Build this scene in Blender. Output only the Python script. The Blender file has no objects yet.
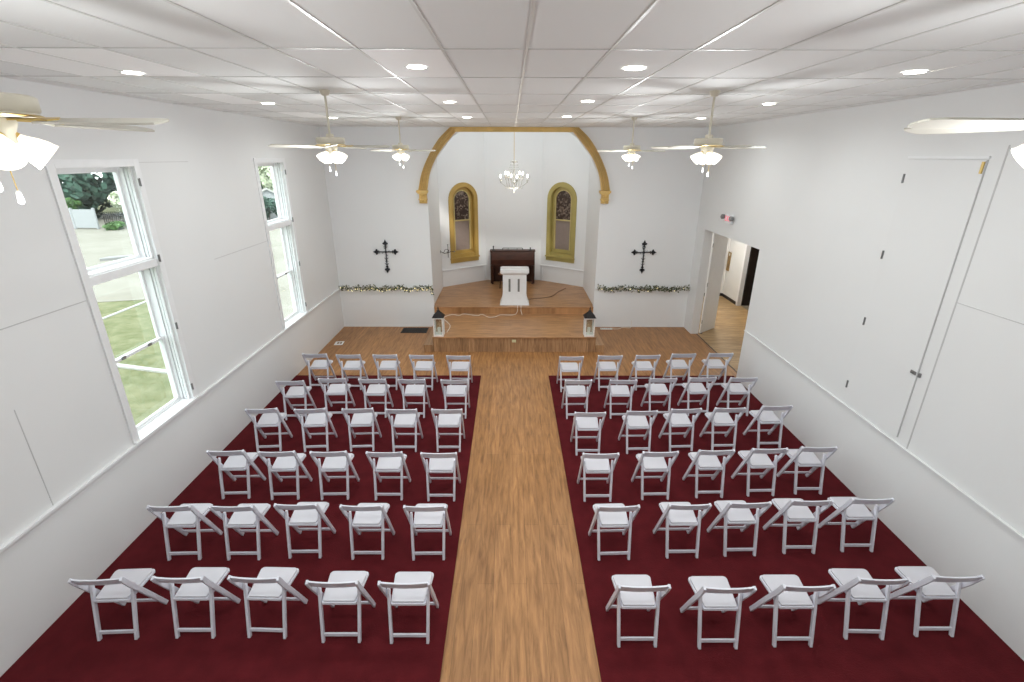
import bpy, bmesh, math, random
from mathutils import Vector, Matrix
random.seed(7)
C = bpy.context.scene.collection
PI = math.pi
# ---------------------------------------------------------------- room numbers (metres)
CAM_Z = 4.6
XL, XR, YB, YR = -4.793, 5.011, 13.274, -3.0
ZC = 5.289
# ---------------------------------------------------------------- camera
cd = bpy.data.cameras.new('camera'); cam = bpy.data.objects.new('camera', cd); C.objects.link(cam)
cd.sensor_width = 36; cd.lens = 485.9/1024*36; cd.clip_end = 300; cd.clip_start = .05
p_, y_, r_ = .3629, .0035, .0025
F = Vector((math.sin(y_)*math.cos(p_), math.cos(y_)*math.cos(p_), -math.sin(p_)))
R0 = Vector((math.cos(y_), -math.sin(y_), 0)); U0 = R0.cross(F)
RT = math.cos(r_)*R0+math.sin(r_)*U0; UP = -math.sin(r_)*R0+math.cos(r_)*U0
cam.matrix_world = Matrix(((RT.x, UP.x, -F.x, 0), (RT.y, UP.y, -F.y, 0), (RT.z, UP.z, -F.z, CAM_Z), (0, 0, 0, 1)))
bpy.context.scene.camera = cam
# ---------------------------------------------------------------- exposure, sky, sun
S = bpy.context.scene
S.view_settings.view_transform = 'Standard'; S.view_settings.look = 'None'
S.view_settings.gamma = 1; S.view_settings.use_curve_mapping = False
S.view_settings.exposure = 0.56
S.cycles.use_denoising = True
S.cycles.max_bounces = 10; S.cycles.diffuse_bounces = 7; S.cycles.transparent_max_bounces = 12
S.cycles.sample_clamp_indirect = 4; S.cycles.caustics_reflective = False; S.cycles.caustics_refractive = False
W = bpy.data.worlds.new('world'); bpy.context.scene.world = W; W.use_nodes = True
bg = W.node_tree.nodes['Background']; bg.inputs[0].default_value = (.90, .97, 1, 1); bg.inputs[1].default_value = 3.1
sd = bpy.data.lights.new('sun', 'SUN'); sd.energy = 1.6; sd.angle = math.radians(6); sd.color = (1, .96, .88)
so = bpy.data.objects.new('sun', sd); C.objects.link(so); so.rotation_euler = (math.radians(35), math.radians(14), 0)
DOWN_W, FAN_W, CHAND_W = 4.6, 36.0, 7.0
# ---------------------------------------------------------------- materials
def newmat(name):
    m = bpy.data.materials.new(name); m.use_nodes = True
    return m, m.node_tree, m.node_tree.nodes['Principled BSDF']
def mat(name, col, rough=.5, metal=0, var=.04, scale=8, bump=0, emis=None, es=0, spec=.5, trans=0):
    m, t, b = newmat(name)
    b.inputs['Roughness'].default_value = rough; b.inputs['Metallic'].default_value = metal
    b.inputs['Specular IOR Level'].default_value = spec
    tc = t.nodes.new('ShaderNodeTexCoord'); n = t.nodes.new('ShaderNodeTexNoise'); n.inputs['Scale'].default_value = scale
    n.inputs['Detail'].default_value = 3
    t.links.new(tc.outputs['Object'], n.inputs['Vector'])
    r = t.nodes.new('ShaderNodeValToRGB'); r.color_ramp.elements[0].position = .3; r.color_ramp.elements[1].position = .7
    r.color_ramp.elements[0].color = (*[max(0, c*(1-var)) for c in col], 1); r.color_ramp.elements[1].color = (*[min(1, c*(1+var)) for c in col], 1)
    t.links.new(n.outputs['Fac'], r.inputs['Fac']); t.links.new(r.outputs['Color'], b.inputs['Base Color'])
    if bump:
        bp = t.nodes.new('ShaderNodeBump'); bp.inputs['Strength'].default_value = bump; bp.inputs['Distance'].default_value = .01
        n2 = t.nodes.new('ShaderNodeTexNoise'); n2.inputs['Scale'].default_value = scale*12
        t.links.new(tc.outputs['Object'], n2.inputs['Vector']); t.links.new(n2.outputs['Fac'], bp.inputs['Height']); t.links.new(bp.outputs['Normal'], b.inputs['Normal'])
    if emis: b.inputs['Emission Color'].default_value = (*emis, 1); b.inputs['Emission Strength'].default_value = es
    if trans: b.inputs['Transmission Weight'].default_value = trans
    return m
def planks(name, order, c1, c2, width=.17, length=1.25, rough=.38, grain=.5):
    """order: which object axes run along, across the plank"""
    m, t, b = newmat(name); b.inputs['Roughness'].default_value = rough; b.inputs['Specular IOR Level'].default_value = .35
    N = t.nodes.new; L = t.links.new
    tc = N('ShaderNodeTexCoord'); sp = N('ShaderNodeSeparateXYZ'); cb = N('ShaderNodeCombineXYZ')
    L(tc.outputs['Object'], sp.inputs[0]); L(sp.outputs[order[0]], cb.inputs[0]); L(sp.outputs[order[1]], cb.inputs[1])
    br = N('ShaderNodeTexBrick'); L(cb.outputs[0], br.inputs['Vector'])
    br.inputs['Scale'].default_value = 1; br.inputs['Brick Width'].default_value = length; br.inputs['Row Height'].default_value = width
    br.inputs['Mortar Size'].default_value = .0018; br.inputs['Mortar Smooth'].default_value = .3; br.offset = .37; br.offset_frequency = 2
    br.inputs['Color1'].default_value = (*c1, 1); br.inputs['Color2'].default_value = (*c2, 1)
    br.inputs['Mortar'].default_value = (*[c*.45 for c in c1], 1)
    mp = N('ShaderNodeMapping'); mp.inputs['Scale'].default_value = (1.6, 16, 1); L(cb.outputs[0], mp.inputs['Vector'])
    n = N('ShaderNodeTexNoise'); n.inputs['Scale'].default_value = 1.3; n.inputs['Detail'].default_value = 6; n.inputs['Roughness'].default_value = .62; n.inputs['Distortion'].default_value = .6
    L(mp.outputs[0], n.inputs['Vector'])
    r = N('ShaderNodeValToRGB'); r.color_ramp.elements[0].position = .3; r.color_ramp.elements[1].position = .68
    g = 1-grain; r.color_ramp.elements[0].color = (g, g*.93, g*.86, 1); r.color_ramp.elements[1].color = (1.1, 1.1, 1.1, 1)
    L(n.outputs['Fac'], r.inputs['Fac'])
    mx = N('ShaderNodeMix'); mx.data_type = 'RGBA'; mx.blend_type = 'MULTIPLY'; mx.inputs['Factor'].default_value = 1
    L(br.outputs['Color'], mx.inputs['A']); L(r.outputs['Color'], mx.inputs['B'])
    L(mx.outputs['Result'], b.inputs['Base Color'])
    return m
M = {}
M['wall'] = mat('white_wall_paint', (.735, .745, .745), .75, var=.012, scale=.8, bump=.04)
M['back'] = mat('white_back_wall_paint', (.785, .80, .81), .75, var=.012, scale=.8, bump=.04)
M['trim'] = mat('white_gloss_trim', (.78, .79, .80), .4, var=.02)
M['joint'] = mat('grey_joint', (.52, .52, .52), .8)
M['resin'] = mat('white_resin', (.67, .68, .745), .34, var=.02, scale=5)
M['pad'] = mat('white_vinyl', (.57, .565, .61), .45, var=.02, scale=6, bump=.03)
M['carpet'] = mat('red_carpet', (.084, .0085, .0115), .95, var=.14, scale=5, bump=.3, spec=.1)
M['floor'] = planks('oak_planks_lengthwise', (1, 0), (.44, .22, .085), (.37, .18, .066), .19, 2.6)
M['stagetop'] = planks('stage_planks', (0, 1), (.52, .28, .13), (.45, .24, .108), .13, 2.4, .3)
M['riser'] = planks('riser_planks', (2, 0), (.50, .30, .16), (.36, .21, .11), .15, 3.1, .4)
M['hall'] = planks('hall_planks', (0, 1), (.50, .34, .17), (.40, .26, .12), .15, 1.3)
M['gold'] = mat('gold_paint', (.64, .43, .135), .42, var=.12, scale=3)
M['goldbrown'] = mat('brown_gold_paint', (.44, .29, .075), .5, var=.08, scale=3)
M['goldolive'] = mat('olive_gold_paint', (.39, .32, .10), .5, var=.08, scale=3)
M['iron'] = mat('black_iron', (.025, .025, .03), .5, .4)
M['metal'] = mat('grey_metal', (.26, .26, .26), .55, .7)
M['brass'] = mat('brass', (.62, .45, .16), .3, .9)
M['fan'] = mat('cream_fan_enamel', (.66, .62, .51), .4)
M['blade'] = mat('white_fan_blade', (.50, .48, .42), .5)
M['shade'] = mat('frosted_glass_shade', (.9, .88, .8), .4, emis=(1, .93, .80), es=.75)
M['lamp'] = mat('lamp_lens', (1, 1, 1), .4, emis=(1, .94, .84), es=9)
M['bulb'] = mat('candle_bulb', (1, 1, 1), .4, emis=(1, .93, .78), es=5)
M['crystal'] = mat('cut_crystal', (.72, .72, .66), .08, .5, spec=1)
M['walnut'] = mat('walnut', (.045, .016, .009), .5, spec=.25, var=.25, scale=4)
M['darkwood'] = mat('dark_brown_door', (.022, .014, .010), .5, var=.2)
M['roof'] = mat('dark_lantern_roof', (.03, .027, .027), .8, spec=.15)
M['distress'] = mat('distressed_white_wood', (.80, .77, .75), .6, var=.06, scale=20)
M['candle'] = mat('white_wax', (.85, .82, .76), .5)
M['leaf'] = mat('garland_leaf', (.075, .095, .045), .6, var=.5, scale=30)
M['flower'] = mat('garland_flower', (.72, .68, .52), .7)
M['fairy'] = mat('fairy_light', (1, .9, .6), .5, emis=(1, .82, .42), es=3)
M['cordw'] = mat('white_cord', (.78, .72, .65), .5)
M['cordd'] = mat('brown_cord', (.10, .05, .03), .5)
M['vent'] = mat('dark_register', (.03, .028, .028), .5, .3)
M['rubber'] = mat('black_baseboard', (.02, .018, .018), .6)
M['tan'] = mat('grey_tan_floor', (.24, .20, .15), .6)
M['cork'] = mat('varnished_board', (.22, .13, .035), .5, var=.25, scale=6)
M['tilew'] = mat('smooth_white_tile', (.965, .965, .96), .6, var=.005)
M['slot'] = mat('grey_slot', (.17, .17, .16), .7)
M['screen'] = mat('window_screen', (.27, .215, .19), .7, var=.05, scale=10)
M['grid'] = mat('ceiling_grid_metal', (.66, .66, .64), .35, .2)
M['signred'] = mat('sign_red', (.75, .06, .10), .5, emis=(1, .2, .3), es=.4)
# ceiling tiles: each tile a slightly different white
def tile_mat():
    m, t, b = newmat('ceiling_tile_white'); N = t.nodes.new; L = t.links.new; b.inputs['Roughness'].default_value = .75
    tc = N('ShaderNodeTexCoord'); mp = N('ShaderNodeMapping'); mp.vector_type = 'POINT'
    mp.inputs['Location'].default_value = (-.11/.58, -3.82/1.28, 0); mp.inputs['Scale'].default_value = (1/.58, 1/1.28, 0)
    L(tc.outputs['Object'], mp.inputs[0]); f = N('ShaderNodeVectorMath'); f.operation = 'FLOOR'; L(mp.outputs[0], f.inputs[0])
    w = N('ShaderNodeTexWhiteNoise'); L(f.outputs[0], w.inputs['Vector'])
    r = N('ShaderNodeValToRGB'); r.color_ramp.elements[0].color = (.80, .81, .80, 1); r.color_ramp.elements[1].color = (.83, .84, .83, 1)
    L(w.outputs['Value'], r.inputs['Fac']); L(r.outputs[0], b.inputs['Base Color'])
    n = N('ShaderNodeTexNoise'); n.inputs['Scale'].default_value = 2; L(tc.outputs['Object'], n.inputs['Vector'])
    bp = N('ShaderNodeBump'); bp.inputs['Strength'].default_value = .05; bp.inputs['Distance'].default_value = .01; L(n.outputs['Fac'], bp.inputs['Height']); L(bp.outputs[0], b.inputs['Normal'])
    return m
M['ceil'] = tile_mat()
def stained_mat():
    m, t, b = newmat('stained_glass'); N = t.nodes.new; L = t.links.new; b.inputs['Roughness'].default_value = .25
    tc = N('ShaderNodeTexCoord'); v = N('ShaderNodeTexVoronoi'); v.inputs['Scale'].default_value = 19; L(tc.outputs['Object'], v.inputs['Vector'])
    r = N('ShaderNodeValToRGB'); e = r.color_ramp.elements; e[0].color = (.035, .018, .012, 1); e[1].color = (.24, .18, .14, 1); e[0].position = .55; e[1].position = 1
    sp = N('ShaderNodeSeparateColor'); L(v.outputs['Color'], sp.inputs[0]); L(sp.outputs[0], r.inputs['Fac'])
    L(r.outputs[0], b.inputs['Base Color'])
    return m
M['stained'] = stained_mat()
def glass_mat():
    m = bpy.data.materials.new('clear_window_glass'); m.use_nodes = True; t = m.node_tree; t.nodes.clear(); N = t.nodes.new
    o = N('ShaderNodeOutputMaterial'); a = N('ShaderNodeBsdfTransparent'); g = N('ShaderNodeBsdfGlossy'); g.inputs['Roughness'].default_value = .03
    a.inputs[0].default_value = (.95, .98, .97, 1)
    x = N('ShaderNodeMixShader'); x.inputs[0].default_value = .05
    t.links.new(a.outputs[0], x.inputs[1]); t.links.new(g.outputs[0], x.inputs[2]); t.links.new(x.outputs[0], o.inputs[0])
    return m
M['glass'] = glass_mat()
def ground_mat(name, a, b_, scale):
    m, t, b = newmat(name); N = t.nodes.new; L = t.links.new; b.inputs['Roughness'].default_value = .95; b.inputs['Specular IOR Level'].default_value = .1
    tc = N('ShaderNodeTexCoord'); n = N('ShaderNodeTexNoise'); n.inputs['Scale'].default_value = scale; n.inputs['Detail'].default_value = 8; n.inputs['Roughness'].default_value = .7
    L(tc.outputs['Object'], n.inputs['Vector']); r = N('ShaderNodeValToRGB'); r.color_ramp.elements[0].position = .35; r.color_ramp.elements[1].position = .65
    r.color_ramp.elements[0].color = (*a, 1); r.color_ramp.elements[1].color = (*b_, 1); L(n.outputs['Fac'], r.inputs[0]); L(r.outputs[0], b.inputs['Base Color'])
    return m
M['grass'] = ground_mat('lawn', (.09, .105, .048), (.175, .175, .105), 2.2)
M['gravel'] = ground_mat('gravel', (.19, .178, .15), (.24, .228, .20), .5)
M['pave'] = mat('concrete', (.34, .34, .32), .9)
M['conifer'] = mat('dark_foliage', (.030, .070, .05), .8, var=.6, scale=1.5)
M['green'] = mat('mid_foliage', (.06, .13, .035), .8, var=.5, scale=1.5)
M['pale'] = mat('pale_foliage', (.46, .50, .36), .8, var=.4, scale=1.5)
M['bark'] = mat('bark', (.05, .035, .025), .9)
# ---------------------------------------------------------------- mesh helpers
class MB:
    def __init__(s): s.bm = bmesh.new()
    def box(s, x0, x1, y0, y1, z0, z1, mtx=None):
        v = [s.bm.verts.new((x, y, z)) for z in (z0, z1) for y in (y0, y1) for x in (x0, x1)]
        for f in ((0, 2, 3, 1), (4, 5, 7, 6), (0, 1, 5, 4), (2, 6, 7, 3), (0, 4, 6, 2), (1, 3, 7, 5)): s.bm.faces.new([v[i] for i in f])
        if mtx:
            for q in v: q.co = mtx @ q.co
        return s
    def bar(s, a, b, w, h, side=(1, 0, 0)):
        """square bar from a to b: w along side, h across"""
        a, b = Vector(a), Vector(b); d = (b-a).normalized(); x = Vector(side); x = (x-d*x.dot(d)).normalized(); y = d.cross(x)
        v = [s.bm.verts.new(p+x*i*w/2+y*j*h/2) for p in (a, b) for i, j in ((-1, -1), (1, -1), (1, 1), (-1, 1))]
        for f in ((3, 2, 1, 0), (4, 5, 6, 7), (0, 1, 5, 4), (1, 2, 6, 5), (2, 3, 7, 6), (3, 0, 4, 7)): s.bm.faces.new([v[i] for i in f])
        return s
    def tube(s, pts, r, n=8, closed=False):
        pts = [Vector(p) for p in pts]; rs = r if isinstance(r, (list, tuple)) else [r]*len(pts); rings = []
        up = Vector((0, 0, 1)); d0 = (pts[1]-pts[0]).normalized()
        if abs(d0.z) > .9: up = Vector((0, 1, 0))
        for i, p in enumerate(pts):
            d = (pts[min(i+1, len(pts)-1)]-pts[max(i-1, 0)]).normalized(); x = up.cross(d)
            if x.length < 1e-4: x = Vector((1, 0, 0)).cross(d)
            x.normalize(); y = d.cross(x)
            rings.append([s.bm.verts.new(p+(x*math.cos(k*2*PI/n)+y*math.sin(k*2*PI/n))*rs[i]) for k in range(n)])
        for a, b in zip(rings, rings[1:]):
            for k in range(n): s.bm.faces.new((a[k], a[(k+1) % n], b[(k+1) % n], b[k]))
        s.bm.faces.new(rings[0][::-1]); s.bm.faces.new(rings[-1]); return s
    def lathe(s, prof, c=(0, 0, 0), n=24, mtx=None, caps=True):
        rings = []
        for r, z in prof:
            ring = []
            for k in range(n):
                p = Vector((r*math.cos(2*PI*k/n), r*math.sin(2*PI*k/n), z))
                if mtx: p = mtx @ p
                ring.append(s.bm.verts.new(p+Vector(c)))
            rings.append(ring)
        for a, b in zip(rings, rings[1:]):
            for k in range(n): s.bm.faces.new((a[k], a[(k+1) % n], b[(k+1) % n], b[k]))
        if caps: s.bm.faces.new(rings[0][::-1]); s.bm.faces.new(rings[-1])
        return s
    def prism(s, poly, fn, d0, d1):
        """poly of 2-D points; fn(u,v,d) gives the 3-D point"""
        a = [s.bm.verts.new(fn(u, v, d0)) for u, v in poly]; b = [s.bm.verts.new(fn(u, v, d1)) for u, v in poly]
        s.bm.faces.new(a[::-1]); s.bm.faces.new(b)
        for i in range(len(poly)): j = (i+1) % len(poly); s.bm.faces.new((a[i], a[j], b[j], b[i]))
        return s
    def ball(s, c, r, sub=1, sc=(1, 1, 1)):
        bmesh.ops.create_icosphere(s.bm, subdivisions=sub, radius=1, matrix=Matrix.Translation(c) @ Matrix.Diagonal((r*sc[0], r*sc[1], r*sc[2], 1))); return s
    def build(s, name, m, parent=None, bevel=0, smooth=False, loc=None):
        bmesh.ops.recalc_face_normals(s.bm, faces=s.bm.faces[:])
        if loc is not None: bmesh.ops.translate(s.bm, verts=s.bm.verts[:], vec=-Vector(loc))
        me = bpy.data.meshes.new(name); s.bm.to_mesh(me); s.bm.free(); me.materials.append(m)
        if smooth:
            for f in me.polygons: f.use_smooth = True
            try: me.set_sharp_from_angle(angle=math.radians(40))
            except Exception: pass
        o = bpy.data.objects.new(name, me); C.objects.link(o)
        if loc is not None: o.location = loc
        if parent is not None: o.parent = parent
        if bevel: mod = o.modifiers.new('bevel', 'BEVEL'); mod.width = bevel; mod.segments = 2; mod.limit_method = 'ANGLE'
        return o
def tag(o, label, cat, group=None):
    o['label'] = label; o['category'] = cat
    if group: o['group'] = group
    return o
def thing(name, label, cat, loc=(0, 0, 0), rz=0, group=None):
    o = bpy.data.objects.new(name, None); C.objects.link(o); o.location = loc; o.rotation_euler = (0, 0, rz); o.empty_display_size = .1
    return tag(o, label, cat, group)
def struct(o): o['kind'] = 'structure'; return o
def copy_tree(o, parent=None):
    c = o.copy(); C.objects.link(c)
    if parent: c.parent = parent
    for ch in list(o.children): copy_tree(ch, c)
    return c
def lamp(name, parent, loc, w, r, col=(1, .93, .84), kind='POINT', spot=None):
    d = bpy.data.lights.new(name, kind); d.energy = w; d.color = col
    d.shadow_soft_size = r
    if kind == 'SPOT': d.spot_size = spot; d.spot_blend = .8
    o = bpy.data.objects.new(name, d); C.objects.link(o); o.location = loc; o.parent = parent; return o
# ================================================================ THE ROOM
struct(MB().box(XL-.25, 5.18, YR, YB+.1, -.1, 0).build('floor', M['floor']))
def wall_x(name, xa, xb, y0, y1, z1, holes, m):
    mb = MB(); y = y0
    for a, b, z0, zt in sorted(holes):
        mb.box(xa, xb, y, a, 0, z1)
        if z0 > 0: mb.box(xa, xb, a, b, 0, z0)
        mb.box(xa, xb, a, b, zt, z1); y = b
    mb.box(xa, xb, y, y1, 0, z1); return struct(mb.build(name, m))
WIN = [(1.02, 2.14), (5.42, 6.56), (9.76, 10.88)]; WZ0, WZ1 = 1.17, 4.47  # first opening is out of view, added to let in more daylight
wall_x('wall_left', XL-.28, XL, YR, YB, 5.45, [(a, b, WZ0, WZ1) for a, b in WIN], M['wall'])
wall_x('wall_right', XR, XR+.2, YR, YB, 5.45, [(9.78, 12.70, 0, 2.86)], M['wall'])
struct(MB().box(XL-.28, XR+.2, YR-.2, YR, 0, 5.45).build('wall_rear', M['wall']))
AX = .095
inner = [(-2.27, 3.45), (-2.267, 3.776), (-2.174, 4.2), (-1.965, 4.615), (-1.593, 5.05), (-1.40, 5.18)]
outer = [(-2.49, 3.776), (-2.378, 4.2), (-2.155, 4.65), (-1.89, 5.02), (-1.60, 5.283)]
L_in = [(AX+u, z) for u, z in inner]; R_in = [(AX-u, z) for u, z in inner]
xz = lambda d: (lambda u, v, dd: (u, dd, v))
fxz = lambda u, v, d: (u, d, v)
poly = [(XL-.28, 0), (L_in[0][0], 0)]+L_in+R_in[::-1]+[(R_in[0][0], 0), (XR+.2, 0), (XR+.2, 5.45), (XL-.28, 5.45)]
struct(MB().prism(poly, fxz, YB, YB+.16).build('wall_back', M['back']))
struct(MB().box(XL-.28, XR+.2, YR-.2, YB+.16, ZC, ZC+.06).build('ceiling', M['ceil']))
g = MB()
k = -9
while k < 10:
    x = .11+.58*k
    if XL < x < XR: g.box(x-.010, x+.010, YR, YB, ZC-.006, ZC+.001)
    k += 1
for k in range(-5, 8):
    y = 3.82+1.28*k
    if YR < y < YB: g.box(XL, XR, y-.010, y+.010, ZC-.005, ZC+.001)
struct(g.build('trim_1', M['grid']))
# wall ledges, seams, apse
AP = [(AX-2.295, YB+.16), (AX-2.295, 15.5), (-.83, 16.49), (1.02, 16.49), (AX+2.285, 15.54), (AX+2.285, YB+.16)]
ZA = 6.0
def seg_frame(A, B):
    A = Vector((*A, 0)); B = Vector((*B, 0)); d = (B-A).normalized(); n = Vector((d.y, -d.x, 0))   # n points into the apse
    return (lambda s, z, q: A+d*s+n*q+Vector((0, 0, z))), (B-A).length, d, n
def arch_pts(c, r, z0, zs, n=16):
    return [(c-r, z0)]+[(c+r*math.cos(PI-PI*i/n), zs+r*math.sin(PI*i/n)) for i in range(n+1)]+[(c+r, z0)]
names = ['wall_apse_left', 'wall_apse_left_diagonal', 'wall_apse_back', 'wall_apse_right_diagonal', 'wall_apse_right']
AW = {1: (.85, .40, 1.60, 3.31), 3: (.76, .40, 1.60, 3.32)}      # centre, half width, bottom, spring of the opening
for i in range(5):
    f, ln, d, n = seg_frame(AP[i], AP[i+1]); mb = MB(); e = .02
    if i in AW:
        c, r, z0, zs = AW[i]; ar = arch_pts(c, r, z0, zs, 16); h = len(ar)//2
        mb.prism([(-e, 0), (c, 0)]+[(c, z0)]+ar[:h]+[(c, zs+r), (c, ZA), (-e, ZA)], f, 0, -.2)
        mb.prism([(c, 0), (ln+e, 0), (ln+e, ZA), (c, ZA), (c, zs+r)]+ar[h+1:]+[(c, z0)], f, 0, -.2)
    else: mb.prism([(-e, 0), (ln+e, 0), (ln+e, ZA), (-e, ZA)], f, 0, -.2)
    struct(mb.build(names[i], M['back']))
    if i in (1, 3):
        t = MB(); t.prism([(0, 1.115), (ln, 1.115), (ln, 1.15), (0, 1.15)], f, 0, .035); struct(t.build('trim_%d' % (2+i//2), M['trim']))
        if i == 1: t = MB().prism([(ln-.10, .6), (ln-.02, .6), (ln-.02, 1.115), (ln-.10, 1.115)], f, 0, .02)
        else: t = MB().prism([(.02, .6), (.10, .6), (.10, 1.115), (.02, 1.115)], f, 0, .02)
        struct(t.build('trim_%d' % (4+i//2), M['trim']))
struct(MB().box(-2.7, 2.9, YB+.16, 17, ZA, ZA+.06).build('ceiling_apse', M['back']))
struct(MB().box(XL, XL+.045, YR, YB-.03, 1.13, 1.165).build('trim_7', M['trim'], bevel=.004))
struct(MB().box(XR-.03, XR, YR, 9.76, 1.13, 1.155).build('trim_8', M['wall'], bevel=.004))
struct(MB().box(XL+.045, AX-2.27, YB-.035, YB, 1.13, 1.165).build('trim_9', M['trim']))
struct(MB().box(AX+2.27, XR-.03, YB-.035, YB, 1.13, 1.165).build('trim_10', M['trim']))
struct(MB().box(XL, XL+.004, YR, 5.30, 3.062, 3.072).box(XL, XL+.004, 7.84, 9.64, 3.03, 3.038).build('trim_11', M['joint']))
struct(MB().box(XL, XL+.003, 4.16, 4.168, 1.17, 2.3).build('trim_12', M['joint']))
struct(MB().box(XR-.004, XR, 5.235, 5.252, 1.16, 4.72).box(XR-.004, XR, YR, 5.235, 3.075, 3.083).build('trim_13', M['joint']))
struct(MB().box(XL, XL+.003, 6.68, 7.70, 4.515, 4.521).build('trim_14', M['joint']))
struct(MB().box(XL, AX-2.27, YB-.012, YB, 0, .05).build('baseboard_back_left', M['trim']))
struct(MB().box(AX+2.27, XR, YB-.012, YB, 0, .05).build('baseboard_back_right', M['trim']))
# ---------------------------------------------------------------- tall sash windows in the left wall
def sash_window(k, a, b):
    xo = XL-.20
    w = MB()                                                           # casing around the opening
    w.box(XL, XL+.02, a-.10, a, WZ0, WZ1+.09).box(XL, XL+.02, b, b+.10, WZ0, WZ1+.09).box(XL, XL+.02, a, b, WZ1, WZ1+.09)
    root = struct(w.build('window_%d' % k, M['trim'], bevel=.003))
    root['label'] = ['white sash window in the left wall behind the camera', 'tall white sash window in the left wall nearer the camera', 'tall white sash window in the left wall nearer the stage'][k-3]
    f = MB()
    f.box(xo-.05, xo+.05, a, a+.03, WZ0, WZ1).box(xo-.05, xo+.05, b-.03, b, WZ0, WZ1).box(xo-.05, xo+.05, a+.03, b-.03, WZ1-.03, WZ1).box(xo-.05, xo+.05, a+.03, b-.03, WZ0, WZ0+.03)
    f.box(xo+.05, xo+.08, b-.03, b, WZ0, WZ1).box(xo+.09, xo+.12, b-.018, b, WZ0, WZ1).box(xo+.14, xo+.17, b-.03, b, WZ0, WZ1)
    f.build('window_frame', M['trim'], root)
    MB().box(xo-.05, XL+.0, a, b, 3.20, 3.30).box(xo-.02, XL-.03, a, b, 3.30, 3.32).build('transom_bar', M['trim'], root, bevel=.004)
    u = MB(); za, zb = 3.32, WZ1-.03                                   # upper fixed sash
    for y0, y1, z0, z1 in ((a+.03, a+.065, za, zb), (b-.065, b-.03, za, zb), (a+.065, b-.065, zb-.035, zb), (a+.065, b-.065, za, za+.035)): u.box(xo-.02, xo+.02, y0, y1, z0, z1)
    s = u.build('upper_sash', M['trim'], root); MB().box(xo-.003, xo+.003, a+.065, b-.065, za+.035, zb-.035).build('pane', M['glass'], s)
    for nm, x, z0, z1 in (('middle_sash', xo-.03, 2.14, 3.20), ('lower_sash', xo+.02, WZ0+.03, 2.19)):
        u = MB()
        for y0, y1, c0, c1 in ((a+.03, a+.065, z0, z1), (b-.065, b-.03, z0, z1), (a+.065, b-.065, z1-.035, z1), (a+.065, b-.065, z0, z0+.035)): u.box(x-.018, x+.018, y0, y1, c0, c1)
        s = u.build(nm, M['trim'], root); MB().box(x-.003, x+.003, a+.065, b-.065, z0+.035, z1-.035).build('pane', M['glass'], s)
        if nm == 'lower_sash': MB().box(x+.018, x+.035, a+.30, a+.36, z1-.03, z1+.01).box(x+.018, x+.035, b-.36, b-.30, z1-.03, z1+.01).build('sash_lock', M['metal'], s)
    MB().box(XL-.15, XL+.05, a-.10, b+.10, WZ0-.03, WZ0+.012).build('window_sill', M['trim'], root, bevel=.005)
    for z in (4.28, 3.30, 2.33, 1.37): MB().box(XL+.02, XL+.03, b+.0, b+.035, z-.045, z+.045).tube([(XL+.034, b+.017, z-.05), (XL+.034, b+.017, z+.05)], .008, 6).build('hinge', M['metal'], root)
for k, (a, b) in enumerate(WIN): sash_window(3+k, a, b)
# ---------------------------------------------------------------- gold arched windows of the apse
def arched_window(k, i, side):
    f, ln, d, n = seg_frame(AP[i], AP[i+1]); c, r, z0, zs = AW[i]; q = -.12
    A0 = arch_pts(c, r+.13, 1.50, zs); A1 = arch_pts(c, r, 1.50, zs)
    def ring(mb, P, Q, d0, d1):
        for j in range(len(P)-1): mb.prism([P[j], P[j+1], Q[j+1], Q[j]], f, d0, d1)
        return mb
    root = struct(ring(MB(), A0, A1, 0, .035).build('window_%d' % k, M['goldbrown' if side == 'left' else 'goldolive']))
    root['label'] = 'gold arched stained glass window %s of the organ' % side
    mg = M['goldbrown' if side == 'left' else 'goldolive']
    rv = MB(); ring(rv, arch_pts(c, r, z0, zs), arch_pts(c, r-.10, z0, zs), -.16, -.10); rv.prism([(c-r, z0), (c+r, z0), (c+r, z0+.12), (c-r, z0+.12)], f, -.16, -.10)
    ring(rv, arch_pts(c, r+.001, z0, zs), arch_pts(c, r-.012, z0, zs), -.16, .002)
    rv.build('reveal', mg, root)
    s = MB(); ring(s, arch_pts(c, r-.10, z0+.12, zs), arch_pts(c, r-.13, z0+.12, zs), -.13, -.08); s.prism([(c-r+.10, 2.65), (c+r-.10, 2.65), (c+r-.10, 2.69), (c-r+.10, 2.69)], f, -.13, -.075)
    s.build('sash', M['distress'] if side == 'none' else mat('pale_gold_sash_'+side, (.56, .46, .20), .5), root)
    MB().prism(arch_pts(c, r-.12, 2.69, zs), f, -.13, -.12).build('stained_glass', M['stained'], root)
    MB().prism([(c-r+.12, z0+.1), (c+r-.12, z0+.1), (c+r-.12, 2.66), (c-r+.12, 2.66)], f, -.13, -.12).build('screen', M['screen'], root)
    MB().prism([(c-r, z0-.12), (c+r, z0-.12), (c+r, z0+.012), (c-r, z0+.012)], f, -.16, 0.012).prism([(c-r-.145, 1.46), (c+r+.145, 1.46), (c+r+.145, 1.50), (c-r-.145, 1.50)], f, 0, .07).build('window_sill', mg, root)
    MB().prism([(c-r-.13, 1.34), (c+r+.13, 1.34), (c+r+.13, 1.47), (c-r-.13, 1.47)], f, 0, .03).build('apron', mg, root)
arched_window(1, 1, 'left'); arched_window(2, 3, 'right')
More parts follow.
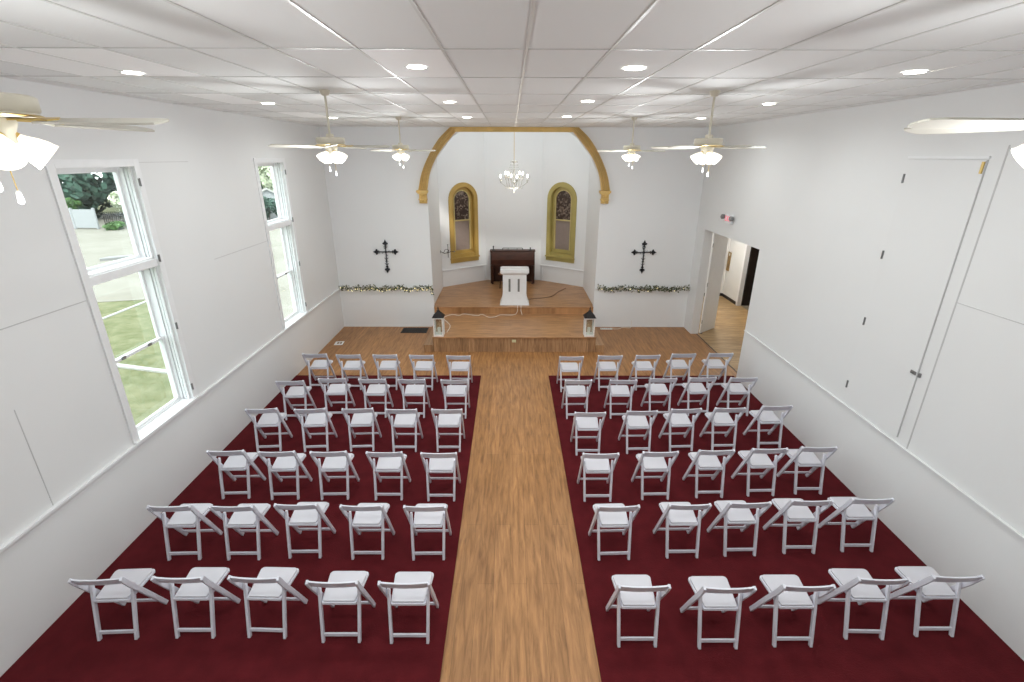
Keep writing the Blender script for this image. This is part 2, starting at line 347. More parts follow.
# ---------------------------------------------------------------- chancel arch
arch = thing('chancel_arch', 'gold moulded arch spanning the opening above the stage', 'arch', (AX, YB, 3.44))
def arc_strip(a, b, t0, t1, y0, mb, sg):
    for (a0, a1), (b0, b1) in zip(zip(a, a[1:]), zip(b, b[1:])):
        m_ = lambda p, q, t: (AX+sg*(p[0]+(q[0]-p[0])*t), p[1]+(q[1]-p[1])*t)
        mb.prism([m_(a0, b0, t0), m_(a1, b1, t0), m_(a1, b1, t1), m_(a0, b0, t1)], fxz, YB, YB-y0)
def refine(P, n=4):                                                     # Catmull-Rom for a smooth sweep
    P = [tuple(2*a-b for a, b in zip(P[0], P[1]))]+P+[tuple(2*a-b for a, b in zip(P[-1], P[-2]))]; out = []
    for i in range(1, len(P)-2):
        for j in range(n):
            t = j/n; out.append(tuple(.5*((2*b)+(-a+c)*t+(2*a-5*b+4*c-d)*t*t+(-a+3*b-3*c+d)*t**3) for a, b, c, d in zip(P[i-1], P[i], P[i+1], P[i+2])))
    return out+[P[-2]]
ia, oa = refine(inner[1:5]+[(-1.36, 5.285)]), refine(outer)
for sg in (1, -1):
    mb = MB(); prof = [(0, -.01), (0, .06), (.05, .10), (.12, .10), (.16, .05), (.21, .05), (.25, .11), (.35, .12), (.39, .06), (.44, .06), (.48, .12), (.57, .12), (.61, .06), (.66, .06), (.70, .12), (.79, .13), (.83, .06), (.88, .06), (.92, .10), (1, .10), (1, -.01)]
    rg = [[mb.bm.verts.new((AX+sg*(p[0]+(q[0]-p[0])*t), YB-d, p[1]+(q[1]-p[1])*t)) for t, d in prof] for p, q in zip(ia, oa)]
    for a, b in zip(rg, rg[1:]):
        for k in range(len(prof)-1): mb.bm.faces.new((a[k], a[k+1], b[k+1], b[k]))
    mb.bm.faces.new(rg[0]); mb.bm.faces.new(rg[-1][::-1])
    o = mb.build('arch_moulding', M['gold'], arch); o.matrix_parent_inverse = Matrix.Translation(-Vector(arch.location))
    cb = MB(); x = AX+sg*(-2.375)
    cb.box(x-.16, x+.13, YB-.17, YB, 3.72, 3.775).box(x-.135, x+.11, YB-.145, YB, 3.69, 3.72).box(x-.10, x+.09, YB-.12, YB, 3.45, 3.69).box(x-.12, x+.10, YB-.13, YB, 3.53, 3.56)
    for q in range(3):
        for zz in (3.64, 3.50): cb.ball((x-.07+q*.065, YB-.12, zz), .042, 1, (.8, .8, 1.2))
    o = cb.build('corbel', M['gold'], arch); o.matrix_parent_inverse = Matrix.Translation(-Vector(arch.location))
o = MB().box(AX-1.50, AX+1.50, YB-.09, YB-.0, 5.175, 5.285).build('crown_beam', M['gold'], arch); o.matrix_parent_inverse = Matrix.Translation(-Vector(arch.location))
# ================================================================ STAGE
def under(root, o): o.parent = root; o.matrix_parent_inverse = Matrix.Translation(-Vector(root.location)); return o
st = thing('stage', 'wooden stage with two levels filling the chancel opening', 'stage', (AX, 12.3, 0))
under(st, MB().box(-1.93, 2.13, 11.335, YB-.02, 0, .375).build('lower_platform', M['riser']))
under(st, MB().box(-1.94, 2.14, 11.315, YB-.02, .375, .40).build('lower_floor', M['stagetop']))
ap = [(AX-2.26, YB-.02), (AX-2.26, YB+.17), (AX-2.29, YB+.17)]+[AP[1], AP[2], AP[3], AP[4]]+[(AX+2.28, YB+.17), (AX+2.26, YB+.17), (AX+2.26, YB-.02)]
fxy = lambda u, v, d: (u, v, d)
under(st, MB().prism(ap, fxy, 0, .575).build('upper_platform', M['stagetop']))
ap2 = [(x, y-(.02 if y < YB else 0)) for x, y in ap]
under(st, MB().prism(ap2, fxy, .575, .60).build('upper_floor', M['stagetop']))
for a, b in ((-2.16, -1.94), (2.14, 2.345)): under(st, MB().box(a, b, 11.30, YB-.02, 0, .20).build('side_step', M['riser'], bevel=.003))
under(st, MB().box(.04, .14, 11.325, 11.336, .26, .33).box(.07, .11, 11.318, 11.33, .275, .315).build('riser_outlet', mat('beige_outlet', (.62, .6, .38), .5)))
# ================================================================ carpets
tag(MB().box(XL+.002, -.657, YR+.02, 9.90, .0005, .014).build('carpet', M['carpet']), 'dark red carpet under the chairs left of the aisle', 'carpet', 'red carpets beside the aisle')
tag(MB().box(.857, XR-.002, YR+.02, 9.90, .0005, .014).build('carpet', M['carpet']), 'dark red carpet under the chairs right of the aisle', 'carpet', 'red carpets beside the aisle')
# ================================================================ CHAIRS
def post(sg):
    mb = MB(); pts = [(.238, -.016, .795), (.235, .010, .74), (.231, .060, .64), (.228, .20, .385), (.222, .405, 0)]
    w, h = .024, .05
    rings = []
    for i, (x, y, z) in enumerate(pts):
        p = Vector((sg*x, y, z)); a = Vector((sg*pts[max(i-1, 0)][0], *pts[max(i-1, 0)][1:])); b = Vector((sg*pts[min(i+1, 4)][0], *pts[min(i+1, 4)][1:]))
        d = (b-a).normalized(); s = Vector((1, 0, 0)); s = (s-d*s.dot(d)).normalized(); t = d.cross(s)
        hh = h*(.8 if i == 0 else 1)
        rings.append([mb.bm.verts.new(p+s*u*w/2+t*v*hh/2) for u, v in ((-1, -1), (1, -1), (1, 1), (-1, 1))])
    for a, b in zip(rings, rings[1:]):
        for k in range(4): mb.bm.faces.new((a[k], a[(k+1) % 4], b[(k+1) % 4], b[k]))
    mb.bm.faces.new(rings[0][::-1]); mb.bm.faces.new(rings[-1])
    for v in mb.bm.verts: v.co.z = max(v.co.z, 0)
    return mb
def make_chair():
    t = thing('folding_chair', 'x', 'chair')
    for sg in (-1, 1):
        post(sg).build('front_leg', M['resin'], t, bevel=.004)
        mb = MB().bar((sg*.182, -.018, 0), (sg*.197, .122, .57), .029, .036)
        mb.lathe([(.021, -.012), (.021, .012)], (sg*.197, .124, .575), 10, Matrix.Rotation(PI/2, 3, 'Y').to_4x4())
        for v in mb.bm.verts: v.co.z = max(v.co.z, 0)
        mb.build('rear_leg', M['resin'], t, bevel=.004)
    # backrest: gently curved board between the post tops
    mb = MB(); n = 10; P = []
    for i in range(n+1):
        u = -1+2*i/n; yc = -.006-.016*(1-u*u); x = u*.226
        P.append([mb.bm.verts.new(q) for q in ((x, yc-.014, .795), (x, yc+.006, .795), (x, yc+.048, .697), (x, yc+.028, .697))])
    for a, b in zip(P, P[1:]):
        for k in range(4): mb.bm.faces.new((a[k], a[(k+1) % 4], b[(k+1) % 4], b[k]))
    mb.bm.faces.new(P[0][::-1]); mb.bm.faces.new(P[-1])
    mb.build('backrest', M['resin'], t, bevel=.003)
    # seat: rounded trapezium frame with a pad on it
    def outline(hb, hf, y0, y1, r):
        cs = [(-hb, y0, PI), (hb, y0, 1.5*PI), (hf, y1, 0), (-hf, y1, .5*PI)]; pts = []
        for (x, y, a0) in cs:
            q = r*.45 if y == y0 else r; cx, cy = x-math.copysign(q, x), y+(q if y == y0 else -q)
            for j in range(5): a = a0+j*PI/8; pts.append((cx+q*math.cos(a), cy+q*math.sin(a)))
        return pts
    f = lambda u, v, d: (u, v, d+.012*(v-.06)/.37)
    s = MB().prism(outline(.172, .203, .055, .435, .03), f, .418, .446).build('seat', M['resin'], t, bevel=.004)
    MB().prism(outline(.160, .192, .065, .425, .035), f, .446, .466).build('seat_pad', M['pad'], s, bevel=.005)
    MB().bar((-.185, .002, .082), (.185, .002, .082), .038, .018, (0, 0, 1)).build('rear_stretcher', M['resin'], t, bevel=.003)
    MB().bar((-.222, .345, .115), (.222, .345, .115), .030, .018, (0, 0, 1)).build('front_stretcher', M['resin'], t, bevel=.003)
    return t
chair0 = make_chair()
rows = [  # nearest the camera first: left block wall-to-aisle, right block aisle-to-wall  (x, y, turn)
 ([(-3.97, 3.56, .04), (-3.20, 3.58, .0), (-2.47, 3.58, -.03), (-1.70, 3.53, 0), (-1.01, 3.52, 0)], [(1.27, 3.48, 0), (2.07, 3.46, 0), (2.83, 3.48, 0), (3.60, 3.56, -.02), (4.34, 3.59, 0)]),
 ([(-3.95, 4.60, .03), (-3.23, 4.60, .01), (-2.50, 4.63, .01), (-1.73, 4.61, 0), (-.99, 4.60, .01)], [(1.26, 4.60, .03), (2.10, 4.63, .01), (2.82, 4.66, .02), (3.57, 4.70, 0), (4.31, 4.73, 0)]),
 ([(-3.92, 5.73, .03), (-3.21, 5.71, .03), (-2.50, 5.71, .03), (-1.73, 5.70, 0), (-.98, 5.68, 0)], [(1.24, 5.67, 0), (2.07, 5.71, .02), (2.86, 5.75, .02), (3.62, 5.79, .02), (4.33, 5.83, 0)]),
 ([(-4.00, 6.92, .07), (-3.22, 6.92, .07), (-2.46, 6.93, .05), (-1.75, 6.91, 0), (-1.02, 6.91, 0)], [(1.27, 6.81, 0), (2.11, 6.86, .02), (2.84, 6.93, .04), (3.56, 6.96, .02), (4.36, 7.03, .03)]),
 ([(-3.98, 7.95, .04), (-3.26, 8.06, .04), (-2.52, 8.04, 0), (-1.80, 8.03, 0), (-1.02, 8.01, 0)], [(1.24, 8.00, .02), (2.06, 8.01, 0), (2.81, 8.08, .03), (3.55, 8.12, .04), (4.30, 8.11, 0)]),
 ([(-4.02, 9.24, .02), (-3.32, 9.20, 0), (-2.57, 9.20, 0), (-1.82, 9.18, -.03), (-1.06, 9.15, -.02)], [(1.24, 9.11, .02), (2.04, 9.16, 0), (2.82, 9.19, .03), (3.58, 9.27, .02), (4.36, 9.30, 0)])]
row_name = ['back row nearest the camera', 'fifth row from the stage', 'fourth row from the stage', 'third row from the stage', 'second row from the stage', 'front row nearest the stage']
seat_name = ['beside the aisle', 'second from the aisle', 'middle of five', 'second from the wall', 'beside the wall']
first = True
for ri, (Lb, Rb) in enumerate(rows):
    for side, blk in (('left', Lb[::-1]), ('right', Rb)):
        for ci, (x, y, a) in enumerate(blk):
            o = chair0 if first else copy_tree(chair0); first = False
            o.location = (x, y, .014); o.rotation_euler = (0, 0, a)
            tag(o, 'white folding chair %s of the aisle, %s, %s' % (side, row_name[ri], seat_name[ci]), 'chair', 'white folding chairs facing the stage')
# ================================================================ CEILING LIGHTS
spots = [(-3.34, 4.86), (-.77, 4.51), (1.02, 4.55), (3.46, 4.70), (-3.38, 7.51), (-.82, 7.25), (1.02, 7.13), (3.55, 7.39), (-3.40, 10.21), (-.82, 9.99), (1.03, 9.80), (3.60, 10.07)]
dn = ['nearest the camera', 'in the middle row', 'nearest the stage']; cn = ['outer left column', 'inner left column', 'inner right column', 'outer right column']
dl0 = None
for i, (x, y) in enumerate(spots+[(-3.34, 2.0), (-.77, 1.9), (1.02, 1.9), (3.46, 2.0), (-3.34, -.8), (-.77, -.8), (1.02, -.8), (3.46, -.8)]):  # the rows after spots are unseen, added to brighten the near walls
    lab = ('round recessed ceiling light, %s, %s' % (cn[i % 4], dn[i//4])) if i < 12 else 'round recessed ceiling light above or behind the camera, %s, %s' % (cn[i % 4], ['first', 'second'][(i-12)//4])
    if dl0 is None:
        t = dl0 = thing('recessed_light', lab, 'ceiling light', (x, y, ZC-.008), group='recessed ceiling lights')
        MB().lathe([(.078, -.002), (.098, -.004), (.10, -.0), (.078, .0)], n=28).build('trim_ring', M['trim'], t, smooth=True)
        MB().lathe([(.002, -.0035), (.078, -.0025), (.078, 0)], n=28).build('lens', M['lamp'], t)
    else: t = copy_tree(dl0)
    tag(t, lab, 'ceiling light', 'recessed ceiling lights'); t.location = (x, y, ZC-.008)
    d = bpy.data.lights.new('downlight', 'AREA'); d.shape = 'DISK'; d.size = .15; d.energy = DOWN_W; d.color = (.95, 1, .99); d.spread = math.radians(165)
    lo = bpy.data.objects.new('downlight', d); C.objects.link(lo); lo.parent = t; lo.location = (0, 0, -.006)
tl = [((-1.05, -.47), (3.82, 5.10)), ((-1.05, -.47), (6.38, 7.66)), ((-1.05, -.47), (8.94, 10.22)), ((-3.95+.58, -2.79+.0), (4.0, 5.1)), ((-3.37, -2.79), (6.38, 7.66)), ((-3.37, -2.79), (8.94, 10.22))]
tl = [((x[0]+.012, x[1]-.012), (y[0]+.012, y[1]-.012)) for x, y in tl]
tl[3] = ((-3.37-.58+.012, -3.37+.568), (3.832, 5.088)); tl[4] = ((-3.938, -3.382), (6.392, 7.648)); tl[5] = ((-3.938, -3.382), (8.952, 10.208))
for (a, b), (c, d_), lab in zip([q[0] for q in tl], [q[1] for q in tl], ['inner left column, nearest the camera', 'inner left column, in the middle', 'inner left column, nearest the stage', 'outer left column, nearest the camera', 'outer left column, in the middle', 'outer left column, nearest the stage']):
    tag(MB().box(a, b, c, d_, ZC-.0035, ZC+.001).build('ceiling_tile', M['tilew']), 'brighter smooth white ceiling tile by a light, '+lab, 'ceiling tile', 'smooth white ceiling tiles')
# ================================================================ CEILING FANS
def make_fan(turn, blade_turn, up):
    t = thing('ceiling_fan', 'x', 'ceiling fan')                        # base = ceiling
    MB().lathe([(.016, -.06), (.035, -.055), (.055, -.02), (.058, 0)], n=20).build('canopy', M['fan'], t, smooth=True)
    MB().lathe([(.013, -.49+up), (.013, -.06)], n=10).build('downrod', M['fan'], t, smooth=True)
    m = MB().lathe([(.03, -.53), (.032, -.495), (.04, -.48), (.045, -.515), (.145, -.519), (.158, -.526), (.158, -.575), (.15, -.585), (.155, -.592), (.15, -.60), (.07, -.603)], n=32).build('motor_housing', M['fan'], t, smooth=True)
    MB().lathe([(.159, -.592), (.165, -.596), (.159, -.600)], n=32).build('band', M['brass'], m, smooth=True)
    MB().lathe([(.07, -.60), (.075, -.625), (.06, -.66), (.062, -.70), (.03, -.715)], n=20).build('light_kit', M['fan'], t, smooth=True)
    for k in range(5):
        a = blade_turn+k*2*PI/5; R = Matrix.Rotation(a, 4, 'Z') @ Matrix.Translation((0, 0, -.615)) @ Matrix.Rotation(math.radians(11), 4, 'X')
        mb = MB(); out = [(.19, -.052), (.30, -.060), (.60, -.068), (.655, -.055), (.672, -.02), (.672, .02), (.655, .055), (.60, .068), (.30, .060), (.19, .052)]
        mb.prism(out, lambda u, v, d: R @ Vector((u, v, d)), -.004, .004); b = mb.build('blade', M['blade'], t)
        mb = MB(); mb.prism([(.06, -.014), (.16, -.016), (.24, -.035), (.26, 0), (.24, .035), (.16, .016), (.06, .014)], lambda u, v, d: R @ Vector((u, v, d)), .004, .010); mb.build('blade_iron', M['brass'], b)
    for k in range(4):
        a = turn+k*PI/2; tilt = math.radians(48)
        R = Matrix.Rotation(a, 4, 'Z') @ Matrix.Translation((.045, 0, -.672)) @ Matrix.Rotation(PI-tilt, 4, 'Y')
        prof = [(.022, .0), (.028, .02), (.034, .035), (.052, .07), (.064, .105), (.066, .125), (.070, .140), (.066, .138), (.060, .12), (.045, .06), (.02, .03)]
        prof = [(a_*.9, b_*.88) for a_, b_ in prof]; mb = MB(); mb.lathe(prof, n=20, mtx=R); s = mb.build('lamp_shade', M['shade'], t, smooth=True)
        mb = MB(); mb.lathe([(.016, -.03), (.024, -.01), (.026, .012)], n=12, mtx=R); mb.build('socket', M['brass'], s, smooth=True)
    for sg, ln in ((-1, .12), (1, .17)):
        x = .03*sg; mb = MB().tube([(x, -.03, -.70), (x*1.2, -.03, -.71-ln)], .0022, 5); c = mb.build('pull_chain', M['brass'], t)
        MB().lathe([(.004, 0), (.009, -.01), (.011, -.045), (.004, -.055)], (x*1.2, -.03, -.71-ln), 8).build('chain_fob', M['trim'], c, smooth=True)
    for o in [t]+list(t.children_recursive):
        if o.type == 'MESH' and o.name.split('.')[0] not in ('canopy', 'downrod'):
            o.data.transform(Matrix.Translation((0, 0, up)))
    lamp('fan_light', t, (0, 0, -.95), FAN_W, .16, (.96, .985, 1))
    return t
fans = [((-2.07, 2.13), 'tulip-shade ceiling fan cut by the left edge, nearest the camera', PI/4, .05),
        ((-2.08, 6.07), 'ceiling fan with two facing tulip shades, left side, in front of the nearer window', PI/4, .02),
        ((-2.11, 10.03), 'ceiling fan on the left side nearest the gold arch', PI/4, .25),
        ((2.29, 2.13), 'ceiling fan cut by the right edge, nearest the camera', -.5, PI),
        ((2.28, 6.05), 'ceiling fan on the right side, middle one of the right row', 0, .0),
        ((2.29, 9.87), 'ceiling fan on the right side nearest the gold arch', 0, .15)]
for (x, y), lab, tu, bt in fans:
    t = make_fan(tu, bt, .055 if y < 3 else .03); t.location = (x, y, ZC); tag(t, lab, 'ceiling fan', 'ceiling fans in two rows')
# ================================================================ CHANDELIER
ch = thing('chandelier', 'crystal chandelier with lit candle bulbs hanging inside the gold arch', 'chandelier', (.10, 14.9, 0))
MB().tube([(0, 0, ZA), (0, 0, 4.50)], .007, 6).build('hanging_rod', M['brass'], ch)
MB().lathe([(.07, ZA), (.05, ZA-.05), (.01, ZA-.06)][::-1], n=16).build('canopy', M['brass'], ch, smooth=True)
MB().lathe([(.005, 3.66), (.03, 3.69), (.045, 3.73), (.02, 3.78), (.03, 3.85), (.05, 3.90), (.02, 3.96), (.014, 4.10), (.03, 4.20), (.014, 4.28), (.014, 4.42), (.05, 4.45), (.10, 4.475), (.02, 4.50)], n=16).build('stem', M['crystal'], ch, smooth=True)
cr = MB()
for k in range(8):
    a = k*PI/4+.2; ca, sa = math.cos(a), math.sin(a); r_out = .40 if k % 2 == 0 else .30; dz = 0 if k % 2 == 0 else .08
    pts = [(.02*ca, .02*sa, 3.74), (.12*ca, .12*sa, 3.72), (.24*ca, .24*sa, 3.78), (r_out*.92*ca, r_out*.92*sa, 3.87+dz), (r_out*ca, r_out*sa, 3.95+dz)]
    arm = MB().tube(pts, .008, 6).build('arm', M['crystal'], ch, smooth=True)
    MB().lathe([(.012, 3.93+dz), (.035, 3.955+dz), (.038, 3.96+dz), (.012, 3.965+dz), (.011, 4.02+dz)], (r_out*ca, r_out*sa, 0), 10).build('candle_cup', M['crystal'], arm, smooth=True)
    MB().lathe([(.010, 4.02+dz), (.027, 4.05+dz), (.024, 4.08+dz), (.004, 4.12+dz)], (r_out*ca, r_out*sa, 0), 8).build('candle_bulb', M['bulb'], arm, smooth=True)
    cr.ball((r_out*ca, r_out*sa, 3.90+dz), .013, 1, (1, 1, 2)); cr.ball((.24*ca, .24*sa, 3.74), .011, 1, (1, 1, 2))
    for j in range(9):
        t_ = j/8; rr = .10+(r_out*.75-.10)*t_**1.4; cr.ball((rr*ca, rr*sa, 4.45-.42*t_**.8), .012, 1)
cr.ball((0, 0, 3.64), .02, 1, (1, 1, 1.6)).build('crystal_drops', M['crystal'], ch)['kind'] = 'stuff'
lamp('chandelier_light', ch, (0, 0, 3.55), CHAND_W, .15, (1, .90, .75)); lamp('chandelier_glow', ch, (0, 0, 4.75), CHAND_W*.6, .12, (1, .92, .8))
# ================================================================ LECTERN
le = thing('lectern', 'white lectern with flared foot and two tall slots, in front of the organ', 'lectern', (.118, 13.66, .60))
def frus(x0, y0, z0, x1, y1, z1, mb):
    a = [mb.bm.verts.new(q) for q in ((-x0, -y0, z0), (x0, -y0, z0), (x0, y0, z0), (-x0, y0, z0))]; b = [mb.bm.verts.new(q) for q in ((-x1, -y1, z1), (x1, -y1, z1), (x1, y1, z1), (-x1, y1, z1))]
    mb.bm.faces.new(a[::-1]); mb.bm.faces.new(b)
    for i in range(4): j = (i+1) % 4; mb.bm.faces.new((a[i], a[j], b[j], b[i]))
mb = MB(); frus(.425, .24, 0, .36, .20, .16, mb); frus(.36, .20, .16, .338, .18, .33, mb); frus(.338, .18, .33, .335, .18, .90, mb); mb.build('pedestal', M['trim'], le)
mb = MB(); frus(.36, .20, .89, .385, .22, .93, mb); mb.box(-.405, .405, -.24, .20, .93, 1.035)
mb.build('lectern_top', M['trim'], le, bevel=.01)
MB().prism([(-.19, 1.035), (.16, 1.035), (.16, 1.05), (-.19, 1.04)], lambda u, v, d: (d, u, v), -.37, .37).build('reading_desk', M['trim'], le)
for x in (-.145, .115): MB().box(x-.028, x+.028, -.185, -.176, .39, .76).build('slot', M['slot'], le)
# ================================================================ ORGAN AND STOOL
og = thing('reed_organ', 'dark brown wooden reed organ against the apse wall', 'organ', (.07, 16.1, .60))
W2 = .735
MB().box(-W2, W2, .18, .33, .0, 1.0).build('back_panel', M['walnut'], og)
for sg in (-1, 1):
    MB().prism([(-.10, .62), (-.04, .60), (.33, .60), (.33, 1.055), (.05, 1.055), (-.02, 0.945), (-.10, .74)], lambda u, v, d: (d, u, v), sg*W2, sg*(W2-.045)).build('side_cheek', M['walnut'], og)
    MB().box(sg*W2, sg*(W2-.07), -.08, .33, 0, .60).build('side_panel', M['walnut'], og)
    MB().lathe([(.04, 0), (.03, .06), (.045, .15), (.028, .25), (.034, .45), (.05, .56), (.05, .62)], (sg*(W2-.07), -.28+.12, 0), 12).build('leg', M['walnut'], og, smooth=True)
MB().box(-W2+.045, W2-.045, -.14, .30, .58, .66).build('key_bed', M['walnut'], og)
MB().prism([(-.13, .66), (-.09, .66), (.06, 1.015), (.03, 1.035), (-.14, .80)], lambda u, v, d: (d, u, v), -W2+.045, W2-.045).build('fallboard', mat('worn_walnut', (.055, .018, .010), .5, spec=.25, var=.35, scale=3), og)
MB().box(-W2-.02, W2+.02, .02, .34, 1.045, 1.075).build('lid', M['walnut'], og, bevel=.005)
MB().box(-.30, .30, -.02, .12, .05, .30).box(-.26, -.04, -.10, -.02, .03, .10).box(.04, .26, -.10, -.02, .03, .10).build('pedals', M['walnut'], og)
mb = MB().tube([(-.33, .15, 1.075), (-.33, .15, 1.145)], .012, 6).tube([(.33, .15, 1.075), (.33, .15, 1.145)], .012, 6).tube([(-.33, .15, 1.145), (.33, .15, 1.145)], .012, 6).tube([(-.15, .15, 1.075), (-.15, .15, 1.145)], .008, 6).tube([(.15, .15, 1.075), (.15, .15, 1.145)], .008, 6)
mb.build('gallery_rail', M['iron'], og)
for x, h in ((-.64, .15), (.59, .10)):
    t = MB().lathe([(.05, 1.075), (.045, 1.09), (.015, 1.11), (.018, 1.11+h*.5), (.03, 1.10+h*.6), (.012, 1.075+h)], (x+.07, 16.22, .60), 12).build('candlestick', M['iron'], smooth=True, loc=(x+.07, 16.22, 1.675))
    tag(t, 'small dark candlestick on the %s end of the organ lid' % ('left' if x < 0 else 'right'), 'candlestick')
sl = thing('stool', 'brown wooden stool partly hidden behind the lectern', 'stool', (-.22, 15.45, .60))
MB().lathe([(.17, .44), (.18, .45), (.18, .475), (.16, .485)], n=20).build('seat', mat('stool_brown', (.17, .075, .035), .5), sl)
for k in range(4):
    a = PI/4+k*PI/2; MB().bar((.17*math.cos(a), .17*math.sin(a), 0), (.12*math.cos(a), .12*math.sin(a), .44), .03, .03).build('leg', M['walnut'], sl)
# ================================================================ LANTERNS
def lantern(x, y, lab):
    t = thing('lantern', lab, 'lantern', (x, y, .40), group='lanterns on the stage corners')
    f = MB().box(-.14, .14, -.14, .14, 0, .045).box(-.14, .14, -.14, .14, .455, .49)
    for a in (-1, 1):
        for b in (-1, 1): f.box(a*.14, a*.105, b*.14, b*.105, .045, .455)
    f.build('frame', M['distress'], t, bevel=.003)
    for a, b in ((1, 0), (-1, 0), (0, 1), (0, -1)):
        m = MB(); (m.box(a*.122, a*.126, -.105, .105, .045, .455) if a else m.box(-.105, .105, b*.122, b*.126, .045, .455)); m.build('pane', M['glass'], t)
    m = MB(); frus(.165, .165, .49, .155, .155, .505, m); frus(.15, .15, .505, .035, .035, .63, m); frus(.035, .035, .63, .04, .04, .65, m); r = m.build('roof', M['roof'], t)
    MB().lathe([(.03, .65), (.012, .67), (.02, .69), (.004, .75)], n=8).build('finial', M['iron'], r, smooth=True)
    MB().lathe([(.045, .046), (.045, .20), (.04, .205)], n=16).build('candle', M['candle'], t, smooth=True)
lantern(-1.785, 11.475, 'white wooden lantern on the left front corner of the stage'); lantern(1.965, 11.475, 'white wooden lantern on the right front corner of the stage')
# ================================================================ WALL CROSSES
def cross(x, lab):
    t = thing('wall_cross', lab, 'cross', (x, YB-.03, 2.03), group='iron crosses on the back wall'); t.scale = (1.0, 1, 1.09)
    y = 0
    def fleur(mb, p, d):
        p = Vector(p); d = Vector(d); s = Vector((-d.z, 0, d.x)) if True else None
        pts = [p, p+d*.02+s*.06, p+d*.055+s*.075, p+d*.07+s*.035, p+d*.14, p+d*.07-s*.035, p+d*.055-s*.075, p+d*.02-s*.06]
        mb.prism([(q.x, q.z) for q in pts], lambda u, v, dd: (u, dd, v), -.012, .008)
        mb.prism([(q.x, q.z) for q in (p+s*.035-d*.03, p-s*.035-d*.03, p-s*.035-d*.012, p+s*.035-d*.012)], lambda u, v, dd: (u, dd, v), -.012, .008)
    mb = MB().box(-.011, .011, -.012, .008, -.31, .32).box(-.24, .24, -.012, .008, .111, .133)
    mb.build('cross_bars', M['iron'], t)
    for p, d in (((0, 0, .29), (0, 0, 1)), ((0, 0, -.28), (0, 0, -1)), ((-.21, 0, .122), (-1, 0, 0)), ((.21, 0, .122), (1, 0, 0))):
        mb = MB(); fleur(mb, p, d); mb.build('fleur_tip', M['iron'], t)
    sc = MB()
    for q in range(4):
        a = PI/4+q*PI/2; c = (.07*math.cos(a), 0, .122+.07*math.sin(a))
        sc.tube([(c[0]+.045*math.cos(a+PI/2*1.2+j*PI/8), 0, c[2]+.045*math.sin(a+PI/2*1.2+j*PI/8)) for j in range(10)], .006, 5)
    for z in (-.06, -.20, .22): sc.tube([(-.05, 0, z+.035), (-.02, 0, z), (.02, 0, z), (.05, 0, z+.035)], .007, 5)
    for z in (-.10, -.235, ): sc.tube([(-.04, 0, z-.03), (-.015, 0, z), (.015, 0, z), (.04, 0, z-.03)], .007, 5)
    sc.build('scrollwork', M['iron'], t)
    MB().lathe([(.034, -.0), (.028, .012), (.004, .018)], (0, -.012, .122), 16, Matrix.Rotation(PI/2, 4, 'X')).build('rosette', M['iron'], t, smooth=True)
for o_ in [o for o in bpy.data.objects if o.name.startswith('lantern')]: o_.scale = (.88, .88, 1)
cross(-3.395, 'black iron cross on the back wall left of the arch'); cross(3.635, 'black iron cross on the back wall right of the arch')
sn = thing('wall_sconce', 'small scrolled metal sconce on the left wall of the apse beside the arched window', 'sconce', (AP[0][0], 15.25, 1.80))
MB().lathe([(.05, 0), (.045, .012), (.01, .02)], (0, 0, 0), 14, Matrix.Rotation(PI/2, 4, 'Y')).build('wall_plate', M['metal'], sn, smooth=True)
mb = MB().tube([(.02, 0, 0), (.12, 0, -.05), (.24, 0, -.03), (.34, 0, .02), (.42, 0, .0)], .010, 6).tube([(.10, 0, -.04), (.14, 0, .06), (.22, 0, .08), (.26, 0, .02), (.20, 0, -.01)], .008, 6)
mb.tube([(.24, -.16, .0), (.24, -.06, -.04), (.24, .06, -.04), (.24, .16, .0)], .009, 6).tube([(.24, 0, -.18), (.24, 0, .20)], .009, 6).build('scroll_arm', M['iron'], sn, smooth=True)
for c in ((.24, 0, .22), (.44, 0, .01), (.24, -.17, .02), (.24, .17, .02)): MB().ball(c, .022, 2).build('knob', M['metal'], sn, smooth=True)
# ================================================================ GARLANDS
def garland(x0, x1, lab, tail, lit, seed):
    rnd = random.Random(seed); t = thing('garland', lab, 'garland', ((x0+x1)/2, YB-.03, 1.17), group='leafy garlands on the back wall ledge')
    L = x1-x0; path = []
    for i in range(61):
        u = i/60; path.append(Vector((x0+L*u-(x0+x1)/2, -.05+.015*math.sin(u*31), .02-.035*abs(math.sin(u*PI*3.2))+.015*math.sin(u*40))))
    if tail: path += [path[-1]+Vector((.03, 0, -.06)), path[-1]+Vector((.02, 0, -.14))]
    MB().tube(path, .006, 5).build('stem', M['bark'], t)
    for nm, m, cnt, sz in (('leaves', M['leaf'], 620, .055), ('blossoms', M['flower'], 70, .028)):
        mb = MB()
        for j in range(cnt):
            p = path[rnd.randrange(len(path))]+Vector((rnd.uniform(-.03, .03), rnd.uniform(-.06, .015), rnd.uniform(-.065, .06)))
            s = sz*rnd.uniform(.6, 1.3); d = Vector((rnd.uniform(-1, 1), rnd.uniform(-.6, .3), rnd.uniform(-1, 1))).normalized()
            w = d.cross(Vector((rnd.uniform(-1, 1), rnd.uniform(-1, 1), rnd.uniform(-1, 1)))).normalized()*s*.32
            if nm == 'leaves': vs = [p, p+d*s*.5+w, p+d*s, p+d*s*.5-w]; mb.bm.faces.new([mb.bm.verts.new(v) for v in vs])
            else: mb.ball(p, s*.5, 1, (1, .8, 1))
        mb.build(nm, m, t)['kind'] = 'stuff'
    if lit:
        mb = MB()
        for j in range(lit): p = path[int((j+.5)*len(path)/lit)]; mb.ball(p+Vector((rnd.uniform(-.02, .02), -.04, rnd.uniform(-.07, .0))), .010, 1)
        mb.build('fairy_lights', M['fairy'], t)['kind'] = 'stuff'
